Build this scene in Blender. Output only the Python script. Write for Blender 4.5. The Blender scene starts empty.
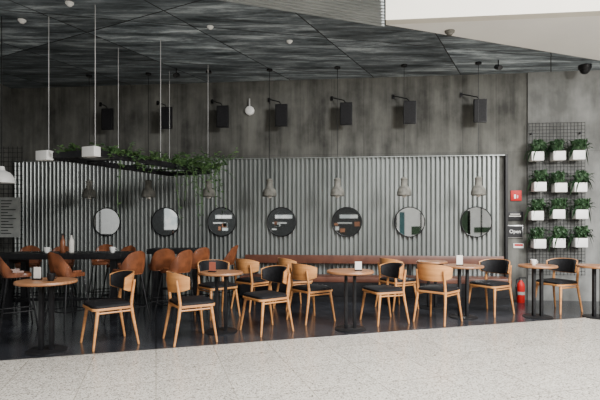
import bpy, bmesh, math, random
from mathutils import Vector, Matrix
random.seed(7)
R=math.radians
COL=bpy.context.scene.collection
# ------------------------------------------------------------ materials
def base(name,rough=.5,metal=0.0):
    m=bpy.data.materials.new(name); m.use_nodes=True
    nt=m.node_tree; b=nt.nodes['Principled BSDF']
    b.inputs['Roughness'].default_value=rough; b.inputs['Metallic'].default_value=metal
    return m,nt,b
def N(nt,t,**k):
    n=nt.nodes.new(t)
    for a,v in k.items(): setattr(n,a,v)
    return n
def mat(name,c1,c2=None,scale=(8,8,8),rough=.5,metal=0.0,nscale=1.0,detail=3,lo=.35,hi=.65,bump=0.0,spec=None):
    m,nt,b=base(name,rough,metal)
    if c2 is None: c2=tuple(x*.85 for x in c1)
    tc=N(nt,'ShaderNodeTexCoord'); mp=N(nt,'ShaderNodeMapping'); mp.inputs['Scale'].default_value=scale
    no=N(nt,'ShaderNodeTexNoise'); no.inputs['Scale'].default_value=nscale; no.inputs['Detail'].default_value=detail
    cr=N(nt,'ShaderNodeValToRGB'); cr.color_ramp.elements[0].position=lo; cr.color_ramp.elements[1].position=hi
    cr.color_ramp.elements[0].color=(*c1,1); cr.color_ramp.elements[1].color=(*c2,1)
    L=nt.links.new
    L(tc.outputs['Object'],mp.inputs[0]); L(mp.outputs[0],no.inputs['Vector']); L(no.outputs['Fac'],cr.inputs[0]); L(cr.outputs[0],b.inputs['Base Color'])
    if bump:
        bp=N(nt,'ShaderNodeBump'); bp.inputs['Strength'].default_value=bump; bp.inputs['Distance'].default_value=.02
        L(no.outputs['Fac'],bp.inputs['Height']); L(bp.outputs[0],b.inputs['Normal'])
    if spec is not None: b.inputs['Specular IOR Level'].default_value=spec
    return m
WOOD=mat('light_oak',(.60,.28,.095),(.43,.18,.058),(3,3,26),.42)
WOODT=mat('table_oak',(.33,.15,.062),(.24,.10,.043),(3,22,3),.38)
BLACKUP=mat('black_upholstery',(.006,.006,.007),(.012,.012,.014),(40,40,40),.6,spec=.25)
BLACK=mat('black_metal',(.006,.006,.007),(.011,.011,.012),(20,20,20),.45,spec=.25)
LEATH=mat('brown_leather',(.24,.08,.032),(.13,.042,.018),(9,9,9),.36,bump=.1)
BENCH=mat('dark_brown_leather',(.115,.043,.025),(.075,.027,.017),(6,6,6),.42)
WHITE=mat('white_enamel',(.8,.8,.78),(.74,.74,.72),(5,5,5),.4)
CREAM=mat('cream_plaster',(.66,.63,.55),(.62,.59,.52),(1,1,1),.8)
SOFF=mat('white_plaster',(.80,.79,.75),(.74,.73,.70),(1,1,1),.8)
CONC=mat('lamp_concrete',(.16,.155,.135),(.085,.082,.072),(14,14,14),.85)
RED=mat('red_enamel',(.45,.012,.012),(.36,.010,.010),(4,4,4),.45,spec=.2)
LEAF=mat('leaf_green',(.030,.075,.027),(.008,.026,.010),(12,12,12),.55,lo=.3,hi=.7)
IVY=mat('ivy_green',(.13,.23,.08),(.03,.08,.03),(10,10,10),.5,lo=.3,hi=.7)
SOIL=mat('soil',(.03,.02,.015),(.015,.01,.008),(40,40,40),.95)
STEEL=mat('brushed_steel',(.45,.45,.45),(.35,.35,.35),(3,3,40),.35,1.0)
CABLE=mat('cable_grey',(.5,.5,.5),(.42,.42,.42),(2,2,2),.6)
PAPER=mat('paper',(.75,.72,.66),(.68,.65,.6),(9,9,9),.7)
CORK=mat('terracotta',(.35,.1,.06),(.28,.08,.05),(9,9,9),.6)
SCREEN=mat('poster_dark',(.03,.034,.034),(.012,.012,.012),(9,9,9),.5)
MENU=mat('poster_grey',(.34,.35,.33),(.26,.27,.26),(9,9,9),.6)
SHOPL=mat('pale_shopfront',(.85,.86,.84),(.6,.66,.66),(1.2,1.2,1.2),.5,lo=.48,hi=.56)
TEAL=mat('teal_panel',(.03,.12,.13),(.02,.08,.09),(2,2,2),.5)
WARMW=mat('warm_panel',(.45,.20,.10),(.3,.13,.07),(2,2,2),.5)
MIR,_,_b=base('mirror_glass',.02,1.0); _b.inputs['Base Color'].default_value=(.94,.96,.96,1)
CORR=mat('galvanised_sheet',(.31,.328,.318),(.225,.24,.232),(1.5,1.5,.6),.36,.45)
CSTRIP=mat('ribbed_ceiling_sheet',(.30,.32,.32),(.22,.24,.24),(1.5,1.5,.6),.45,.2)
def board(name,c1,c2,pitch,dark=.6,streak=.5,alt=.82):
    m,nt,b=base(name,.85); L=nt.links.new
    tc=N(nt,'ShaderNodeTexCoord')
    def noi(scale,d=4):
        mp=N(nt,'ShaderNodeMapping'); mp.inputs['Scale'].default_value=scale
        n=N(nt,'ShaderNodeTexNoise'); n.inputs['Scale'].default_value=1; n.inputs['Detail'].default_value=d; n.inputs['Roughness'].default_value=.62
        L(tc.outputs['Object'],mp.inputs[0]); L(mp.outputs[0],n.inputs['Vector']); return n
    a=noi((6,1,.5)); c=noi((1.7,1,1.3),10)
    cr=N(nt,'ShaderNodeValToRGB'); cr.color_ramp.elements[0].position=.38; cr.color_ramp.elements[1].position=.63
    cr.color_ramp.elements[0].color=(*c1,1); cr.color_ramp.elements[1].color=(*c2,1)
    mx=N(nt,'ShaderNodeMix'); mx.inputs[0].default_value=1-streak
    L(a.outputs['Fac'],mx.inputs[2]); L(c.outputs['Fac'],mx.inputs[3]); L(mx.outputs[0],cr.inputs[0])
    br=N(nt,'ShaderNodeTexBrick'); br.offset=0.0
    br.inputs['Color1'].default_value=(1,1,1,1); br.inputs['Color2'].default_value=(alt,alt,alt,1); br.inputs['Mortar'].default_value=(dark,dark,dark,1)
    br.inputs['Scale'].default_value=1; br.inputs['Mortar Size'].default_value=.006
    br.inputs['Brick Width'].default_value=2.6; br.inputs['Row Height'].default_value=pitch
    sp=N(nt,'ShaderNodeSeparateXYZ'); cb=N(nt,'ShaderNodeCombineXYZ')
    L(tc.outputs['Object'],sp.inputs[0]); L(sp.outputs['Z'],cb.inputs['X']); L(sp.outputs['X'],cb.inputs['Y']); L(cb.outputs[0],br.inputs['Vector'])
    mu=N(nt,'ShaderNodeMix',data_type='RGBA',blend_type='MULTIPLY'); mu.inputs[0].default_value=1
    L(cr.outputs[0],mu.inputs[6]); L(br.outputs['Color'],mu.inputs[7]); L(mu.outputs[2],b.inputs['Base Color'])
    return m
WALLM=board('cast_concrete',(.028,.028,.025),(.14,.14,.126),.58,.72,.4,.88)
WALLR=board('smooth_concrete',(.085,.087,.082),(.20,.203,.195),1.3,.75,.25,.95)
def veined(name,ang,k):
    m,nt,b=base(name,.5); L=nt.links.new
    tc=N(nt,'ShaderNodeTexCoord'); mp=N(nt,'ShaderNodeMapping'); mp.inputs['Rotation'].default_value=(0,0,R(ang)); mp.inputs['Scale'].default_value=(.7,5.0,1)
    n=N(nt,'ShaderNodeTexNoise'); n.inputs['Scale'].default_value=1; n.inputs['Detail'].default_value=12; n.inputs['Roughness'].default_value=.78; n.inputs['Distortion'].default_value=.25
    cr=N(nt,'ShaderNodeValToRGB'); e=cr.color_ramp.elements; e[0].position=.40; e[1].position=.64
    e[0].color=(.028*k,.036*k,.042*k,1); e[1].color=(.42*k,.48*k,.51*k,1)
    x=e.new(.52); x.color=(.13*k,.155*k,.172*k,1)
    L(tc.outputs['Object'],mp.inputs[0]); L(mp.outputs[0],n.inputs['Vector']); L(n.outputs['Fac'],cr.inputs[0]); L(cr.outputs[0],b.inputs['Base Color'])
    return m
CE=[veined('veined_panel_a',15,1.0),veined('veined_panel_b',-32,1.15),veined('veined_panel_c',48,.75),veined('veined_panel_d',4,1.4)]
def terrazzo():
    m,nt,b=base('terrazzo',.22); L=nt.links.new
    tc=N(nt,'ShaderNodeTexCoord')
    v=N(nt,'ShaderNodeTexVoronoi'); v.inputs['Scale'].default_value=105
    cr=N(nt,'ShaderNodeValToRGB'); e=cr.color_ramp.elements; e[0].position=0; e[0].color=(.13,.115,.095,1); e[1].position=.32; e[1].color=(.46,.43,.38,1)
    x=e.new(.85); x.color=(.66,.62,.55,1)
    L(tc.outputs['Object'],v.inputs['Vector'])
    sp=N(nt,'ShaderNodeSeparateColor'); L(v.outputs['Color'],sp.inputs[0]); L(sp.outputs[0],cr.inputs[0])
    mp=N(nt,'ShaderNodeMapping'); mp.inputs['Rotation'].default_value=(0,0,R(-17)); L(tc.outputs['Object'],mp.inputs[0])
    br=N(nt,'ShaderNodeTexBrick'); br.offset=0
    br.inputs['Color1'].default_value=(1,1,1,1); br.inputs['Color2'].default_value=(.9,.9,.9,1); br.inputs['Mortar'].default_value=(.62,.61,.58,1)
    br.inputs['Scale'].default_value=1; br.inputs['Mortar Size'].default_value=.005; br.inputs['Brick Width'].default_value=.6; br.inputs['Row Height'].default_value=.6
    L(mp.outputs[0],br.inputs['Vector'])
    mu=N(nt,'ShaderNodeMix',data_type='RGBA',blend_type='MULTIPLY'); mu.inputs[0].default_value=1
    L(cr.outputs[0],mu.inputs[6]); L(br.outputs['Color'],mu.inputs[7]); L(mu.outputs[2],b.inputs['Base Color'])
    return m
def darkfloor():
    m,nt,b=base('dark_floor_tile',.2); L=nt.links.new
    tc=N(nt,'ShaderNodeTexCoord'); n=N(nt,'ShaderNodeTexNoise'); n.inputs['Scale'].default_value=2.2; n.inputs['Detail'].default_value=5
    cr=N(nt,'ShaderNodeValToRGB'); e=cr.color_ramp.elements; e[0].position=.3; e[0].color=(.014,.015,.019,1); e[1].position=.75; e[1].color=(.048,.051,.06,1)
    L(tc.outputs['Object'],n.inputs['Vector']); L(n.outputs['Fac'],cr.inputs[0])
    mp=N(nt,'ShaderNodeMapping'); mp.inputs['Rotation'].default_value=(0,0,R(-17)); L(tc.outputs['Object'],mp.inputs[0])
    br=N(nt,'ShaderNodeTexBrick'); br.offset=0
    br.inputs['Color1'].default_value=(1,1,1,1); br.inputs['Color2'].default_value=(.62,.62,.62,1); br.inputs['Mortar'].default_value=(.2,.2,.2,1)
    br.inputs['Scale'].default_value=1; br.inputs['Mortar Size'].default_value=.008; br.inputs['Brick Width'].default_value=.6; br.inputs['Row Height'].default_value=.6
    L(mp.outputs[0],br.inputs['Vector'])
    mu=N(nt,'ShaderNodeMix',data_type='RGBA',blend_type='MULTIPLY'); mu.inputs[0].default_value=1
    L(cr.outputs[0],mu.inputs[6]); L(br.outputs['Color'],mu.inputs[7]); L(mu.outputs[2],b.inputs['Base Color'])
    return m
TERR=terrazzo(); DARK=darkfloor()
# ------------------------------------------------------------ mesh helpers
class M:
    def __init__(s): s.v=[]; s.f=[]
    def add(s,vs,fs):
        o=len(s.v); s.v+= [tuple(v) for v in vs]; s.f+=[tuple(i+o for i in f) for f in fs]; return s
    def box(s,c,d,rz=0):
        x,y,z=[k/2 for k in d]; vs=[]
        for dz in(-z,z):
            for dx,dy in((-x,-y),(x,-y),(x,y),(-x,y)):
                vs.append((c[0]+dx*math.cos(rz)-dy*math.sin(rz),c[1]+dx*math.sin(rz)+dy*math.cos(rz),c[2]+dz))
        return s.add(vs,[(3,2,1,0),(4,5,6,7),(0,1,5,4),(1,2,6,5),(2,3,7,6),(3,0,4,7)])
    def tube(s,pts,rads,n=10,closed=False):
        pts=[Vector(p) for p in pts]
        if not hasattr(rads,'__len__'): rads=[rads]*len(pts)
        vs=[];k=len(pts)
        for i,p in enumerate(pts):
            if closed: t=pts[(i+1)%k]-pts[i-1]
            else: t=pts[min(i+1,k-1)]-pts[max(i-1,0)]
            t.normalize(); up=Vector((0,0,1)) if abs(t.z)<.95 else Vector((0,1,0))
            a=t.cross(up).normalized(); b=t.cross(a)
            for j in range(n):
                q=2*math.pi*j/n; vs.append(p+(a*math.cos(q)+b*math.sin(q))*rads[i])
        fs=[]
        for i in range(k if closed else k-1):
            for j in range(n):
                i2=(i+1)%k; fs.append((i*n+j,i*n+(j+1)%n,i2*n+(j+1)%n,i2*n+j))
        if not closed: fs+= [tuple(range(n))[::-1],tuple(range((k-1)*n,k*n))]
        return s.add(vs,fs)
    def lathe(s,prof,n=28,c=(0,0,0)):
        vs=[];k=len(prof)
        for r,z in prof:
            for j in range(n):
                q=2*math.pi*j/n; vs.append((c[0]+max(r,.0004)*math.cos(q),c[1]+max(r,.0004)*math.sin(q),c[2]+z))
        fs=[(i*n+j,i*n+(j+1)%n,(i+1)*n+(j+1)%n,(i+1)*n+j) for i in range(k-1) for j in range(n)]
        fs+=[tuple(range(n))[::-1],tuple(range((k-1)*n,k*n))]
        return s.add(vs,fs)
    def poly(s,pts,z0,z1):
        n=len(pts); vs=[(p[0],p[1],z0) for p in pts]+[(p[0],p[1],z1) for p in pts]
        return s.add(vs,[tuple(range(n))[::-1],tuple(range(n,2*n))]+[(i,(i+1)%n,n+(i+1)%n,n+i) for i in range(n)])
    def make(s,name,m,parent=None,bevel=0,smooth=True,label=None,sub=0):
        me=bpy.data.meshes.new(name); me.from_pydata(s.v,[],s.f)
        bm=bmesh.new(); bm.from_mesh(me); bmesh.ops.recalc_face_normals(bm,faces=bm.faces)
        if bevel: bmesh.ops.bevel(bm,geom=bm.edges[:],offset=bevel,segments=2,profile=.6,affect='EDGES')
        bm.to_mesh(me); bm.free()
        o=bpy.data.objects.new(name,me); COL.objects.link(o)
        for mm in (m if isinstance(m,list) else [m]): me.materials.append(mm)
        if smooth:
            me.polygons.foreach_set('use_smooth',[True]*len(me.polygons))
            try:
                me.set_sharp_from_angle(angle=R(40))
            except Exception: pass
        if parent: o.parent=parent
        if label: o['label']=label
        return o
def tag(o,label,cat,group=None):
    o['label']=label; o['category']=cat
    if group: o['group']=group
    return o
def thing(name,label,cat,loc=(0,0,0),rz=0,group=None):
    e=bpy.data.objects.new(name,None); e.empty_display_size=.1; COL.objects.link(e); e.location=loc; e.rotation_euler=(0,0,rz)
    return tag(e,label,cat,group)
def dup(root,loc,rz,label=None):
    def cp(o,par):
        c=o.copy(); COL.objects.link(c)
        if par: c.parent=par; c.matrix_parent_inverse=o.matrix_parent_inverse.copy()
        for ch in list(o.children): cp(ch,c)
        return c
    r=cp(root,None); r.location=loc; r.rotation_euler=(0,0,rz)
    if label: r['label']=label
    return r
def struct(o): o['kind']='structure'; return o
def textmesh(body,size,m,parent,loc,rot=(R(90),0,0),name='lettering'):
    cu=bpy.data.curves.new('t','FONT'); cu.body=body; cu.size=size; cu.extrude=.001; cu.align_x='CENTER'; cu.align_y='CENTER'
    t=bpy.data.objects.new('t',cu); COL.objects.link(t); bpy.context.view_layer.update()
    me=bpy.data.meshes.new_from_object(t.evaluated_get(bpy.context.evaluated_depsgraph_get()))
    bpy.data.objects.remove(t)
    o=bpy.data.objects.new(name,me); COL.objects.link(o); me.materials.clear(); me.materials.append(m)
    o.parent=parent; o.location=loc; o.rotation_euler=rot; return o
def aim(fx,fy):
    return math.atan2(fx,-fy)
# ------------------------------------------------------------ room
CH=3.98; WA=math.atan(-.1)
def wy(x): return 8.65-.1*x
FE=lambda x:5.5+.3*x
fl=M().poly([(-24,-14),(16,-14),(16,FE(16)),(-9,FE(-9)),(-24,FE(-9))],-.1,0).make('floor',TERR,smooth=False); struct(fl)
f2=M().poly([(-9,FE(-9)),(10,FE(10)),(10,9.6),(-9,9.9)],-.1,0).make('floor.001',DARK,smooth=False); struct(f2)
tr=M().poly([(-9,FE(-9)-.012),(10,FE(10)-.012),(10,FE(10)+.012),(-9,FE(-9)+.012)],-.02,.003).make('trim_1',STEEL,smooth=False); struct(tr)
def wallobj(name,x0,x1,z0,z1,m,off=0,th=.2):
    c=math.cos(WA)
    o=M().box(((x0+x1)/2/c,th/2-off,(z0+z1)/2),((x1-x0)/c,th,z1-z0)).make(name,m,smooth=False)
    o.location=(0,8.65,0); o.rotation_euler=(0,0,WA); return struct(o)
wallobj('wall_back',-5.9,3.98,0,CH,WALLM)
wallobj('wall_back_right',3.98,9,0,CH+.6,WALLR,off=.03)
wl=M().box((-5.75,7.95,2),(.2,3.1,4.0)).make('wall_left',WALLM,smooth=False); struct(wl)
def corr():
    m=M(); x0=-5.6; x1=3.6; p=.080; n=int((x1-x0)/p); prof=[(0,0),(.24,0),(.38,.045),(.48,.053),(.62,.053),(.72,.045),(.86,0)]
    vs=[]
    for i in range(n):
        for a,d in prof: vs.append((x0+(i+a)*p,-.012-d))
    vs.append((x0+n*p,-.012))
    V=[(x,y,.0) for x,y in vs]+[(x,y,2.53) for x,y in vs]; k=len(vs)
    m.add(V,[(i,i+1,k+i+1,k+i) for i in range(k-1)])
    o=m.make('wall_cladding',CORR,smooth=False); o.location=(0,8.65,0); o.rotation_euler=(0,0,WA); return struct(o)
corr()
t=M().box((-1.0,-.04,2.535),(9.2,.08,.012)).make('trim_2',CORR,smooth=False); t.location=(0,8.65,0); t.rotation_euler=(0,0,WA); struct(t)
t=M().box((3.63,-.04,1.27),(.04,.09,2.55)).make('trim_3',BLACK,smooth=False); t.location=(0,8.65,0); t.rotation_euler=(0,0,WA); struct(t)
# ceiling
P0=(1.14,6.25); P1=(5.2,7.75)
cp=[(-6.2,2.4),(.42,2.4),P0,P1,(9,7.9),(9,8.4),(-6.2,9.6)]
bm=bmesh.new(); bm.faces.new([bm.verts.new((x,y,CH)) for x,y in cp]); bm.normal_update()
def cut(p,ang):
    d=Vector((-math.sin(R(ang)),math.cos(R(ang)),0))
    bmesh.ops.bisect_plane(bm,geom=bm.verts[:]+bm.edges[:]+bm.faces[:],plane_co=Vector((*p,CH)),plane_no=d)
for k in range(-4,7): cut((k*1.6,6),62)
for k in range(0,4): cut((0,3.5+k*1.55),12)
cut((-2,6),-28)
random.seed(3)
for f in list(bm.faces): f.material_index=random.choice([0,0,1,2,3])
r=bmesh.ops.inset_individual(bm,faces=bm.faces[:],thickness=.012,depth=0)
for f in r['faces']: f.material_index=4
me=bpy.data.meshes.new('ceiling'); bm.to_mesh(me); bm.free()
o=bpy.data.objects.new('ceiling',me); COL.objects.link(o); struct(o)
for m_ in CE+[BLACK]: me.materials.append(m_)
o=M().poly([(-6.2,2.4),(.42,2.4),P0,P1,(9,7.9),(9,8.4),(-6.2,9.6)],CH+.01,CH+.2).make('ceiling.001',SCREEN,smooth=False); struct(o)
Q1=(9,5.45)
o=M().poly([P0,Q1,(9,7.9),P1],CH,CH+.2).make('ceiling.002',SOFF,smooth=False); struct(o)
o=M().poly([(P0[0],P0[1]),(Q1[0],Q1[1]),(Q1[0],Q1[1]-.15),(P0[0]-.03,P0[1]-.15)],CH,CH+2.4).make('wall_fascia',CREAM,smooth=False); struct(o)
m=M(); vs=[]; nr=26; pr=.085
for k in range(nr):
    for a,dz in((0,0),(.15,-.04),(.5,-.04),(.65,0)):
        off=(k+a)*pr; yR=6.22-off; xR=1.12-(6.25-yR)*.187
        xL=-2.6; yL=yR-(xR-xL)*.36
        vs+= [(xL,yL,CH-.006+dz),(xR,yR,CH-.006+dz)]
nn=len(vs)//2
m.add(vs,[(2*i,2*i+1,2*i+3,2*i+2) for i in range(nn-1)])
struct(m.make('ceiling.003',CSTRIP,smooth=False))
# far side of the mall seen in mirrors
o=M().box((-4,-12.1,2),(40,.2,4)).make('wall_rear',SCREEN,smooth=False); struct(o)
wn=[0]
def rear(x,w,z,h,mm,y=-11.97,nm='window_'):
    wn[0]+=1
    struct(M().box((x,y,z),(w,.06,h)).make(nm+'%d'%(wn[0]+(10 if nm=='trim_' else 0)),mm,smooth=False))
rear(2.75,1.9,1.7,2.6,WHITE); rear(2.1,.3,1.3,1.4,TEAL,-11.92); rear(3.2,.08,1.7,2.6,SCREEN,-11.92); rear(2.9,.5,.9,.5,LEAF,-11.92)
rear(6.9,2.1,1.5,2.6,WHITE); rear(5.75,.5,1.1,1.9,LEAF); rear(6.6,.08,1.6,2.5,SCREEN,-11.92); rear(7.0,1.6,.95,.3,LEAF,-11.92)
rear(-17.6,5.0,1.9,2.6,WHITE); rear(-12.9,.9,1.7,1.6,SHOPL); rear(-18.1,.07,1.9,2.6,SCREEN,-11.92)
random.seed(5)
for cx in (-9.3,-5.3,-1.2):  # pale and warm colours paint small lit shapes for the mirrors to reflect
    rear(cx+.1,1.1,1.75,.22,SHOPL,-11.97); rear(cx-.15,.9,1.35,.07,WHITE,-11.97)
    for i_ in range(4):
        rear(cx+random.uniform(-.7,.7),random.uniform(.12,.4),random.uniform(.9,1.3),random.uniform(.08,.3),random.choice([SHOPL,WARMW,WARMW]),-11.97,'trim_')
# ------------------------------------------------------------ wall mirrors, speakers, pendants
def onwall(x,n):
    return (x-n*math.sin(.0997), wy(x)-n*math.cos(.0997))
MX=[-3.66,-2.51,-1.44,-.33,.855,1.957,3.10]
mr=thing('wall_mirror','round mirror with thin black frame on corrugated metal wall','mirror',(*onwall(MX[0],.08),1.37),WA,'round wall mirrors')
pts=[(.262*math.cos(a),0,.262*math.sin(a)) for a in [2*math.pi*i/48 for i in range(48)]]
M().tube(pts,.010,8,True).make('frame',BLACK,mr)
g=M(); vs=[(.258*math.cos(2*math.pi*i/48),-.004,.258*math.sin(2*math.pi*i/48)) for i in range(48)]
g.add(vs+[(v[0],.006,v[2]) for v in vs],[tuple(range(48))[::-1],tuple(range(48,96))]+[(i,(i+1)%48,48+(i+1)%48,48+i) for i in range(48)]).make('mirror_glass',MIR,mr,smooth=False)
for x in MX[1:]: dup(mr,(*onwall(x,.08),1.37),WA)
SX=[-3.56,-2.43,-1.38,-.31,.84,1.94,3.12]
sp=thing('wall_speaker','flat black rectangular speaker on angled arm high on concrete wall','speaker',(*onwall(SX[0],.0),3.30),WA,'wall speakers')
M().box((0,-.24,-.02),(.22,.045,.40)).make('cabinet',BLACK,sp,bevel=.006)
M().box((0,-.266,-.02),(.19,.008,.36)).make('grille',BLACKUP,sp)
M().tube([(-.26,-.005,.32),(-.24,-.05,.32),(-.04,-.20,.23),(0,-.235,.16)],.009,8).make('arm',BLACK,sp)
M().box((-.26,-.010,.32),(.045,.02,.08)).make('mounting_plate',BLACK,sp,bevel=.004)
for x in SX[1:]: dup(sp,(*onwall(x+.0,.0),3.30),WA)
pd=thing('pendant_lamp','small bell-shaped grey concrete pendant lamp on black cord','lamp',(-3.75,8.38,1.80),0,'concrete pendant lamps')
M().lathe([(.108,0),(.12,.015),(.118,.06),(.105,.11),(.075,.15),(.055,.175),(.052,.265),(.058,.272),(.058,.29),(.03,.31),(.0,.312)],28).make('lamp_shade',CONC,pd)
M().tube([(0,0,.305),(0,0,CH-1.80-.02)],.0045,6).make('cord',BLACK,pd)
M().lathe([(.05,-.03),(.05,0),(0,0)],20,(0,0,CH-1.80)).make('ceiling_rose',BLACK,pd)
M().lathe([(0,-.03),(.03,-.02),(.04,.005),(.03,.02)],16).make('bulb',PAPER,pd)
for x in [-2.66,-1.58,-.52,.63,1.73,2.92]: dup(pd,(x,8.0-.1*x,1.80),0)
wp=thing('pendant_lamp','white domed metal pendant lamp above the bar table','lamp',(-3.80,6.0,1.86))
M().lathe([(.15,0),(.152,.01),(.14,.07),(.10,.13),(.04,.16),(.03,.21),(.0,.212)],32).make('lamp_shade',WHITE,wp)
M().tube([(0,0,.2),(0,0,CH-1.86)],.006,6).make('cord',BLACK,wp)
sr=thing('wall_beacon','small round white alarm sounder on concrete wall','alarm',(*onwall(-.93,.0),3.43),WA)
M().tube([(0,-.005,0),(0,-.05,0),(0,-.07,0)],[.085,.08,.05],24).make('housing',WHITE,sr)
M().box((0,-.03,.12),(.02,.02,.2)).make('conduit',CABLE,sr)
def det(x,y,label,big=1,m=WHITE):
    e=thing('smoke_detector',label,'detector',(x,y,CH))
    M().lathe([(0,-.055),(.03,-.052),(.045,-.03),(.06,-.02),(.062,0)],20).make('housing',m,e); e.scale=(big,)*3
det(-2.75,5.62,'white dome smoke detector on dark veined ceiling',.8); det(-3.6,6.1,'white dome smoke detector on dark veined ceiling',.8)
det(-1.2,6.3,'white dome smoke detector on dark veined ceiling',.7); det(-.15,6.8,'white dome smoke detector on dark veined ceiling',.7); det(2.05,6.45,'grey dome smoke detector near pale soffit',1.1,CONC)
cm=thing('dome_camera','black dome security camera on ceiling by concrete wall','camera',(4.75,7.85,CH))
M().lathe([(.09,-.07),(.1,-.05),(.1,0),(0,0)],24).make('housing',BLACK,cm)
M().lathe([(0,-.15),(.04,-.14),(.07,-.11),(.078,-.07)],24).make('dome',BLACKUP,cm)
def spot(x,y):
    e=thing('ceiling_spotlight','black cylindrical track spotlight hanging from ceiling','spotlight',(x,y,CH))
    M().tube([(0,0,0),(0,0,-.1)],.01,8).make('stem',BLACK,e)
    M().tube([(0,.07,-.09),(0,-.08,-.15)],.04,16).make('lamp_head',BLACK,e)
spot(-2.1,8.0); spot(3.2,7.6)
# ------------------------------------------------------------ signs and extinguisher
def sign(name,x,z,w,h,m,label):
    e=thing(name,label,'sign',(*onwall(x,.0),z),WA)
    M().box((0,-.01,0),(w,.018,h)).make('panel',m,e,bevel=.003)
    return e
e=sign('fire_sign',3.79,1.83,.18,.18,RED,'red square fire extinguisher sign on concrete wall')
M().box((-.02,-.0205,-.015),(.03,.003,.07)).make('pictogram',WHITE,e); M().box((.025,-.0205,-.02),(.010,.003,.05)).make('pictogram',WHITE,e)
e=sign('notice_board',3.77,1.47,.27,.16,BLACK,'black framed notice on concrete wall')
M().box((0,-.0205,0),(.20,.003,.012)).make('lettering',PAPER,e); M().box((0,-.0205,.035),(.16,.003,.010)).make('lettering',PAPER,e)
e=sign('shop_sign',3.77,1.20,.27,.22,STEEL,'black framed sign with white lettering on concrete wall')
M().box((0,-.0195,0),(.25,.004,.20)).make('sign_face',BLACK,e); textmesh('Open',.085,WHITE,e,(0,-.023,0))
e=sign('safety_sign',3.83,.95,.17,.08,WHITE,'small red and white safety notice on concrete wall')
M().box((0,-.0205,.015),(.14,.003,.035)).make('pictogram',RED,e)
fx=thing('fire_extinguisher','red fire extinguisher with black hose on floor by wall','fire extinguisher',(3.74,7.98,0))
M().lathe([(.058,0),(.064,.02),(.064,.28),(.052,.33),(.027,.36),(.022,.38),(0,.38)],24).make('cylinder',RED,fx)
M().lathe([(.0645,.14),(.0655,.14),(.0655,.19),(.0645,.19)],24).make('paper_label',MENU,fx)
M().tube([(0,0,.37),(0,0,.41)],.017,12).make('valve',STEEL,fx)
M().box((0.03,0,.42),(.11,.025,.02)).make('handle',BLACK,fx)
M().tube([(-.01,0,.41),(-.08,-.03,.39),(-.10,-.05,.28),(-.09,-.05,.12)],.014,8).make('hose',BLACK,fx)
# ------------------------------------------------------------ plants
def leafstrip(m,p,az,L,w,droop,rise):
    pts=[];
    for i in range(5):
        t=i/4; r=L*t; z=rise*math.sin(t*math.pi*.6)-droop*t*t
        c=Vector((p[0]+math.cos(az)*r*.8,p[1]+math.sin(az)*r*.8,p[2]+z)); ww=w*math.sin(math.pi*(.12+.86*t))
        s=Vector((-math.sin(az),math.cos(az),0))*ww/2; pts+=[c-s,c+Vector((0,0,-ww*.2)),c+s]
    m.add(pts,[f for i in range(4) for f in ((3*i,3*i+1,3*i+4,3*i+3),(3*i+1,3*i+2,3*i+5,3*i+4))])
def leaf(m,p,size,az,el):
    d=Vector((math.cos(az)*math.cos(el),math.sin(az)*math.cos(el),math.sin(el))); s=Vector((-math.sin(az),math.cos(az),random.uniform(-.4,.4))).normalized()
    up=d.cross(s)*size*.12; p=Vector(p)
    m.add([p,p+d*size*.35+s*size*.38+up,p+d*size,p+d*size*.35-s*size*.38+up,p+d*size*.4],[(0,4,1),(1,4,2),(2,4,3),(3,4,0)])
gr=thing('plant_trellis','black wire grid trellis holding rows of white pots','trellis',(*onwall(4.43,.04),0),WA)
g=M()
for i in range(17): g.tube([(-.46+i*.0575,-.06,.45),(-.46+i*.0575,-.06,3.08)],.0045,6)
g.make('upright_wires',BLACK,gr,smooth=False)
g=M()
for i in range(46): g.tube([(-.465,-.052,.46+i*.0581),(.465,-.052,.46+i*.0581)],.0045,6)
g.make('cross_wires',BLACK,gr,smooth=False)
for x in(-.4,.4):
    for z in(.7,2.9): M().box((x,-.03,z),(.03,.06,.03)).make('wall_bracket',BLACK,gr,smooth=False)
pots=[]
for v in range(4):
    random.seed(20+v)
    e=thing('potted_plant','white pot with broad drooping dark green leaves hooked on trellis','plant',(0,0,0),WA,'trellis potted plants')
    M().poly([(-.10,-.17),(.10,-.17),(.10,-.01),(-.10,-.01)],0,.155).make('pot',WHITE,e,bevel=.012)
    M().box((0,-.09,.158),(.16,.13,.012)).make('soil',SOIL,e)
    m=M(); lean=random.uniform(-.06,.06)
    for i in range(95):
        az=random.uniform(0,2*math.pi); 
        if math.sin(az)>.2 : az=-az
        front=-math.sin(az)>.55
        ti=random.random()
        leafstrip(m,(random.uniform(-.08,.08)+lean*.5,random.uniform(-.14,-.06),.16),az,random.uniform(.12,.23)*(.5 if front else 1),random.uniform(.04,.07),random.uniform(.02,.08) if front else (random.uniform(.2,.36) if ti<.35 else random.uniform(.04,.16)),random.uniform(.07,.24))
    m.make('foliage',LEAF,e,smooth=False); pots.append(e)
k=0
random.seed(4)
for z in (2.42,1.88,1.41,.93):
    for x in (4.07,4.41,4.74):
        p=(*onwall(x+random.uniform(-.03,.03),.11),z+random.uniform(-.015,.015))
        if k<4: pots[k].location=p
        else: dup(pots[(k*3+k//4)%4],p,WA)
        k+=1
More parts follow.
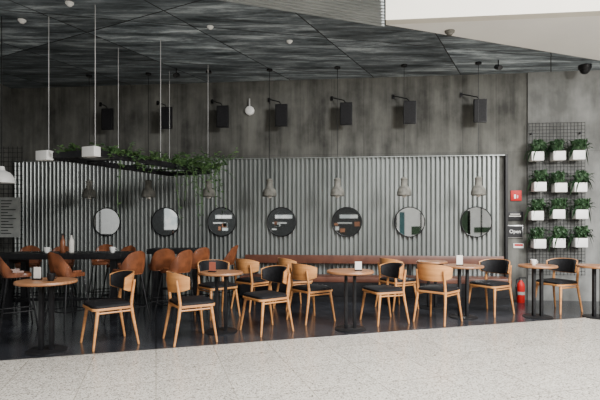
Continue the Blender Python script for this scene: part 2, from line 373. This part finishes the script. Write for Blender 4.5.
# ------------------------------------------------------------ suspended planter
A=Vector((-3.2,6.0,2.2)); B=Vector((-2.47,5.68,2.2)); d=Vector((.4,.917,0)); Cc=B+2.35*d; D=A+2.35*d
O=(A+Cc)/2
hp=thing('hanging_planter','black suspended rectangular frame with trailing ivy and white boxes','planter',O[:],0)
g=M()
for a,b in((A,B),(B,Cc),(Cc,D),(D,A)): 
    v=(b-a); g.box(((a+b)/2-O)[:],(v.length+.05,.05,.075),math.atan2(v.y,v.x))
g.make('frame',BLACK,hp,smooth=False)
for k_ in range(1,4):
    a=A+(D-A)*k_/4; b=B+(Cc-B)*k_/4; v=b-a; M().box(((a+b)/2-O)[:],(v.length,.015,.015),math.atan2(v.y,v.x)).make('cross_bar',BLACK,hp,smooth=False)
for a in (A,B,Cc,D,(A+D)/2,(B+Cc)/2): M().tube([(a-O)[:],(a.x-O.x,a.y-O.y,CH-2.2)],.0042,6).make('cable',CABLE,hp)
for a in (A-d*.06,B-d*.06): M().box((a.x-O.x,a.y-O.y,0.0),(.20,.10,.12),math.atan2(d.y,d.x)-R(90)).make('white_box',WHITE,hp,bevel=.006)
random.seed(11)
g=M(); vine=M()
def run(a,b,n,spread,trail,pw=.8,drop=.045,up=.8):
    for i in range(n):
        t=random.random()**pw; p=(a+(b-a)*t)-O+Vector((0,0,.04))
        dirv=Vector((random.uniform(-1,1),random.uniform(-1,1),random.uniform(-.1,up)))*spread*(.5+t)
        L=random.randint(5,11); q=p.copy(); pl=[q[:]]
        tr_=random.random()<trail
        for j in range(L):
            q=q+dirv/L+Vector((random.uniform(-.02,.02),random.uniform(-.02,.02),(-drop if tr_ else -.004)*j/3)); pl.append(q[:])
            leaf(g,(q.x+random.uniform(-.02,.02),q.y+random.uniform(-.02,.02),q.z),random.uniform(.045,.085),random.uniform(0,6.28),random.uniform(-.6,.6))
            if random.random()<.5: leaf(g,(q.x+random.uniform(-.03,.03),q.y+random.uniform(-.03,.03),q.z),random.uniform(.04,.08),random.uniform(0,6.28),random.uniform(-.6,.6))
        vine.tube(pl,.003,4)
run(B,Cc,68,.24,.10,.7); run(B+(Cc-B)*.55,Cc+Vector((.15,0,0)),50,.32,.40,.7,.05); run(A+(B-A)*.3,B+d*.7,28,.26,.0,1)
run(D-d*.9,D,8,.2,.1)
g.make('foliage',IVY,hp,smooth=False); sv=vine.make('vine_stems',IVY,hp,smooth=False); sv['kind']='stuff'
# ------------------------------------------------------------ chairs
def build_chair(label):
    e=thing('dining_chair',label,'chair',(0,0,0),0,'oak dining chairs')
    def rr(w,dep,y0,r,n=6):
        pts=[]
        for cx,cy,a0 in((w-r,y0+dep-r,0),(-w+r,y0+dep-r,90),(-w+r,y0-dep+r,180),(w-r,y0-dep+r,270)):
            for i in range(n+1):
                a=R(a0+90*i/n); pts.append((cx+r*math.cos(a),cy+r*math.sin(a)))
        return pts
    M().poly(rr(.228,.22,-.005,.06),.408,.435).make('seat',WOOD,e,bevel=.004)
    g=M(); o=rr(.22,.212,-.005,.06); i2=rr(.195,.187,-.005,.05); n=len(o)
    g.add([(x,y,.435) for x,y in o]+[(x,y,.462) for x,y in o]+[(x,y,.476) for x,y in i2],
      [(i,(i+1)%n,n+(i+1)%n,n+i) for i in range(n)]+[(n+i,n+(i+1)%n,2*n+(i+1)%n,2*n+i) for i in range(n)]+[tuple(range(2*n,3*n))])
    g.make('seat_cushion',BLACKUP,e)
    for s in(-1,1):
        M().tube([(s*.238,-.225,0),(s*.20,-.17,.405)],[.012,.020],12).make('leg',WOOD,e)
        M().tube([(s*.228,.26,0),(s*.21,.205,.30),(s*.20,.185,.44),(s*.20,.20,.56),(s*.20,.225,.72)],[.012,.018,.020,.017,.013],12).make('leg',WOOD,e)
    for s in (-1,1): M().tube([(s*.20,-.17,.38),(s*.20,.185,.38)],.011,8).make('side_rail',WOOD,e)
    def band(r0,r1,zlo,zhi,am,m,name,inset=0):
        g=M(); n=22; vs=[]
        for i in range(n+1):
            a=R(-am+2*am*i/n); f=abs(i/n*2-1)**3
            zl=zlo+.045*f; zh=zhi-.05*f
            for rr_,z in((r0,zl),(r1,zl),(r1+.02,zh),(r0+.02,zh)):
                vs.append((rr_*math.sin(a)*.97,.005+rr_*math.cos(a)*.93,z))
        fs=[(4*i+j,4*i+(j+1)%4,4*i+4+(j+1)%4,4*i+4+j) for i in range(n) for j in range(4)]+[(0,1,2,3),(4*n+3,4*n+2,4*n+1,4*n)]
        g.add(vs,fs).make(name,m,e,bevel=.004)
    band(.256,.274,.575,.80,70,WOOD,'backrest')
    band(.228,.2555,.585,.795,67,BLACKUP,'back_cushion')
    return e
ch=build_chair('light oak dining chair with black seat and curved black-padded back')
specs=[(-2.15,5.28,-.8,-.65),(-1.26,5.45,.85,.5),(-.43,5.90,-.8,-.62),(.16,6.55,.8,.55),(1.14,6.45,-.9,-.35),(1.90,6.48,.68,.7),(2.84,7.05,-.85,-.55),(3.95,7.25,-.92,-.4),(4.84,7.0,-.9,.2),
 (-1.20,6.85,.5,-.6),(-.74,7.45,.7,.7),(-.08,7.58,.8,.4),(1.55,7.5,.8,.4)]
ch.location=(specs[0][0],specs[0][1],0); ch.rotation_euler=(0,0,aim(*specs[0][2:]))
for s in specs[1:]: dup(ch,(s[0],s[1],0),aim(s[2],s[3]))
# bar chairs
bc=thing('bar_chair','high chair with angular brown leather seat and slim black metal legs','chair',(-3.0,6.0,0),0,'brown leather bar chairs')
g=M(); n=28; vs=[]
def sq(a,r):
    c=math.cos(a); s=math.sin(a); k_=(abs(c)**5+abs(s)**5)**(-1/5); return (r*s*k_,r*c*k_)
for i in range(n+1):
    a=R(-108+216*i/n); f=abs(i/n*2-1)
    h=.98-.04*(f/.34)**2 if f<.34 else .94-.22*min(1,(f-.34)/.3)
    lean=.10*max(0,1-f*1.8)
    for r_,z,l in((.15,.66,0),(.175,.675,0),(.183,.74,.3),(.186,h,1),(.180,h+.004,1),(.174,h-.002,1),(.170,.74,.3),(.155,.69,0)):
        x,y=sq(a,r_); vs.append((x*.98,y*.95+lean*l,z))
k=8; fs=[(k*i+j,k*i+(j+1)%k,k*i+k+(j+1)%k,k*i+k+j) for i in range(n) for j in range(k)]+[tuple(range(k)),tuple(range(k*n+k-1,k*n-1,-1))]
g.add(vs,fs).make('leather_shell',LEATH,bc)
g=M(); ring=[sq(R(a),.168) for a in range(0,360,12)]
g.poly([(x,y*.95) for x,y in ring],.655,.705).make('seat_cushion',LEATH,bc,bevel=.012)
for sx in(-1,1):
    for sy in(-1,1): M().tube([(sx*.21,sy*.21,0),(sx*.13,sy*.12,.66)],.010,8).make('leg',BLACK,bc)
q=.183; M().tube([(q,q,.22),(-q,q,.22),(-q,-q,.22),(q,-q,.22)],.008,8,True).make('footrest',BLACK,bc)
bc.rotation_euler=(0,0,aim(.55,1)); bc.location=(-3.02,6.15,0)
for x,y,fx_,fy_ in [(-3.68,6.12,.9,.7),(-2.34,6.38,-.9,.6),(-2.06,7.0,-.5,.9),(-1.64,7.32,-.8,.7),(-3.75,7.4,.4,-1),(-2.85,7.45,-.4,-1),(-4.5,6.75,1,.2),(-1.29,7.87,-1,.2),(-4.3,7.45,.4,-1),(-1.75,6.62,-.8,.5),(-2.42,6.95,-1,.1),(-3.3,7.9,.2,-1)]:
    if (x,y)==(-2.42,6.95): continue
    dup(bc,(x,y,0),aim(fx_,fy_))
# ------------------------------------------------------------ tables
def table(x,y,r,label):
    e=thing('round_table',label,'table',(x,y,0),0,'round pedestal tables')
    M().lathe([(0,.712),(r-.012,.712),(r,.72),(r,.738),(r-.005,.745),(0,.745)],48).make('table_top',WOODT,e)
    for s in(-1,1): M().box((s*.055,0,.36),(.038,.05,.70)).make('post',BLACK,e,bevel=.004)
    M().lathe([(0,.702),(.13,.702),(.13,.712),(0,.712)],24).make('top_plate',BLACK,e)
    M().lathe([(0,0),(.20,0),(.20,.008),(.19,.014),(0,.014)],36).make('base',BLACK,e)
for x,y,r in [(-2.68,4.98,.30),(-.98,5.86,.27),(.64,6.0,.30),(2.34,6.75,.28),(3.42,6.78,.26),(4.27,6.75,.27)]:
    table(x,y,r,'round oak-topped cafe table on black twin-post pedestal')
table(2.1,7.5,.24,'round oak-topped cafe table beside the banquette')
def bart(x,y,L,W,rz,label):
    e=thing('bar_table',label,'table',(x,y,0),rz)
    M().box((0,0,.885),(L,W,.08)).make('table_top',BLACK,e,bevel=.006)
    for s in(-1,1):
        g=M()
        for t_ in(-1,1): g.box((s*(L/2-.12),t_*(W/2-.08),.42),(.08,.08,.84))
        g.box((s*(L/2-.12),0,.81),(.08,W-.2,.06)).make('leg_frame',BLACK,e,smooth=False)
    M().box((0,0,.25),(L-.24,.04,.04)).make('foot_rail',BLACK,e)
bart(-3.35,6.80,1.7,.6,R(2),'long high black bar table with twin leg frames')
bart(-2.05,7.9,.9,.5,R(2),'short high black bar table near corrugated wall')
def holder(x,y,z,label,m=PAPER,h=.15):
    e=thing('menu_stand',label,'menu stand',(x,y,z),random.uniform(-.4,.4))
    M().box((0,0,.008),(.09,.05,.016)).make('base',BLACK,e,bevel=.003)
    M().box((0,0,.016+h/2),(.085,.006,h)).make('card',m,e)
holder(-2.80,5.02,.745,'small white card in black stand on round table',PAPER,.12)
holder(-1.08,5.80,.745,'small terracotta card in black stand on round table',CORK,.11)
holder(.74,5.97,.745,'small pale card in black stand on round table',PAPER,.10)
holder(2.27,6.70,.745,'small pale card in black stand on round table',PAPER,.13)
def cup(x,y,z,label,m=WHITE):
    e=thing('cup',label,'cup',(x,y,z))
    M().lathe([(0,0),(.025,0),(.038,.03),(.042,.08),(.038,.08),(.034,.03),(0,.008)],20).make('body',m,e)
    M().tube([(.04,0,.06),(.06,0,.055),(.06,0,.03),(.038,0,.025)],.005,6).make('handle',m,e)
cup(-2.60,4.92,.745,'small black cup on round table',BLACK); cup(3.36,6.78,.745,'small white cup on round table')
cup(-3.6,6.7,.925,'white cup on high black table'); cup(-2.7,6.78,.925,'white cup on high black table')
def bottle(x,y,z,label,m):
    e=thing('bottle',label,'bottle',(x,y,z))
    M().lathe([(0,0),(.033,0),(.036,.01),(.036,.15),(.03,.18),(.013,.21),(.013,.255),(0,.255)],20).make('body',m,e)
    M().lathe([(0,.25),(.016,.25),(.016,.275),(0,.275)],14).make('cap',BLACK,e)
bottle(-3.4,6.75,.925,'brown glass bottle on high black table',LEATH); bottle(-3.3,6.8,.925,'pale bottle on high black table',PAPER)
# ------------------------------------------------------------ banquette
bx0,bx1=-1.0,3.55; bcx=(bx0+bx1)/2; Lb=bx1-bx0
bn=thing('banquette','long dark reddish-brown leather banquette against corrugated metal wall','bench',(*onwall(bcx,.35),0),WA)
M().box((0,0,.05),(Lb-.1,.40,.10)).make('plinth',BLACK,bn)
M().box((0,0,.22),(Lb,.42,.24)).make('seat_base',BLACK,bn,bevel=.006)
M().box((0,0,.385),(Lb,.45,.09)).make('seat_cushion',BENCH,bn,bevel=.02)
M().box((0,.20,.70),(Lb,.06,.15)).make('backrest',BENCH,bn,bevel=.015)
for s in(-1,-.33,.33,1): M().box((s*(Lb/2-.2),.19,.46),(.04,.03,.4)).make('back_support',BLACK,bn)
# ------------------------------------------------------------ left side display
ds=thing('display_grid','black wire grid display with pale text menu board','display stand',(-5.22,8.3,0),0)
g=M()
for i in range(9): g.tube([(-.32+i*.08,0,.02),(-.32+i*.08,0,2.7)],.005,6)
for i in range(34): g.tube([(-.33,.008,.03+i*.08),(.33,.008,.03+i*.08)],.005,6)
g.make('wire_grid',BLACK,ds,smooth=False)
M().box((0,0,.015),(.7,.35,.03)).make('base',BLACK,ds)
M().box((.12,-.02,1.45),(.36,.02,.70)).make('menu_board',MENU,ds)
random.seed(9)
g=M()
for i in range(12):
    w_=random.uniform(.12,.28); g.box((.12-.15+w_/2,-.032,1.74-i*.052),(w_,.004,.016))
g.make('lettering',SCREEN,ds,smooth=False)
# ------------------------------------------------------------ lights, world, camera
w=bpy.data.worlds.new('world'); bpy.context.scene.world=w; w.use_nodes=True
w.node_tree.nodes['Background'].inputs[0].default_value=(.93,.97,1,1); w.node_tree.nodes['Background'].inputs[1].default_value=.38
def area(name,loc,tgt,sx,sy,E,c=(1,1,1)):
    l=bpy.data.lights.new(name,'AREA'); l.shape='RECTANGLE'; l.size=sx; l.size_y=sy; l.energy=E; l.color=c
    o=bpy.data.objects.new(name,l); COL.objects.link(o); o.location=loc
    o.rotation_euler=(Vector(tgt)-Vector(loc)).to_track_quat('-Z','Y').to_euler(); return o
area('atrium_skylight',(3.5,-.3,8),(2.5,2.5,0),7,4.5,2900,(1,.985,.96))
area('atrium_window',(7,-1.5,4.4),(2.5,8,1.2),2.2,2,1300,(1,.985,.96))
area('atrium_skylight_far',(-9,-8,7),(-12,-12,1.5),6,3,700,(1,1,1))
cam=bpy.data.cameras.new('camera'); co=bpy.data.objects.new('camera',cam); COL.objects.link(co)
co.location=(0,0,1.35); co.rotation_euler=(R(90),0,0); cam.sensor_width=36; cam.lens=28.26; cam.shift_y=23/600
bpy.context.scene.camera=co
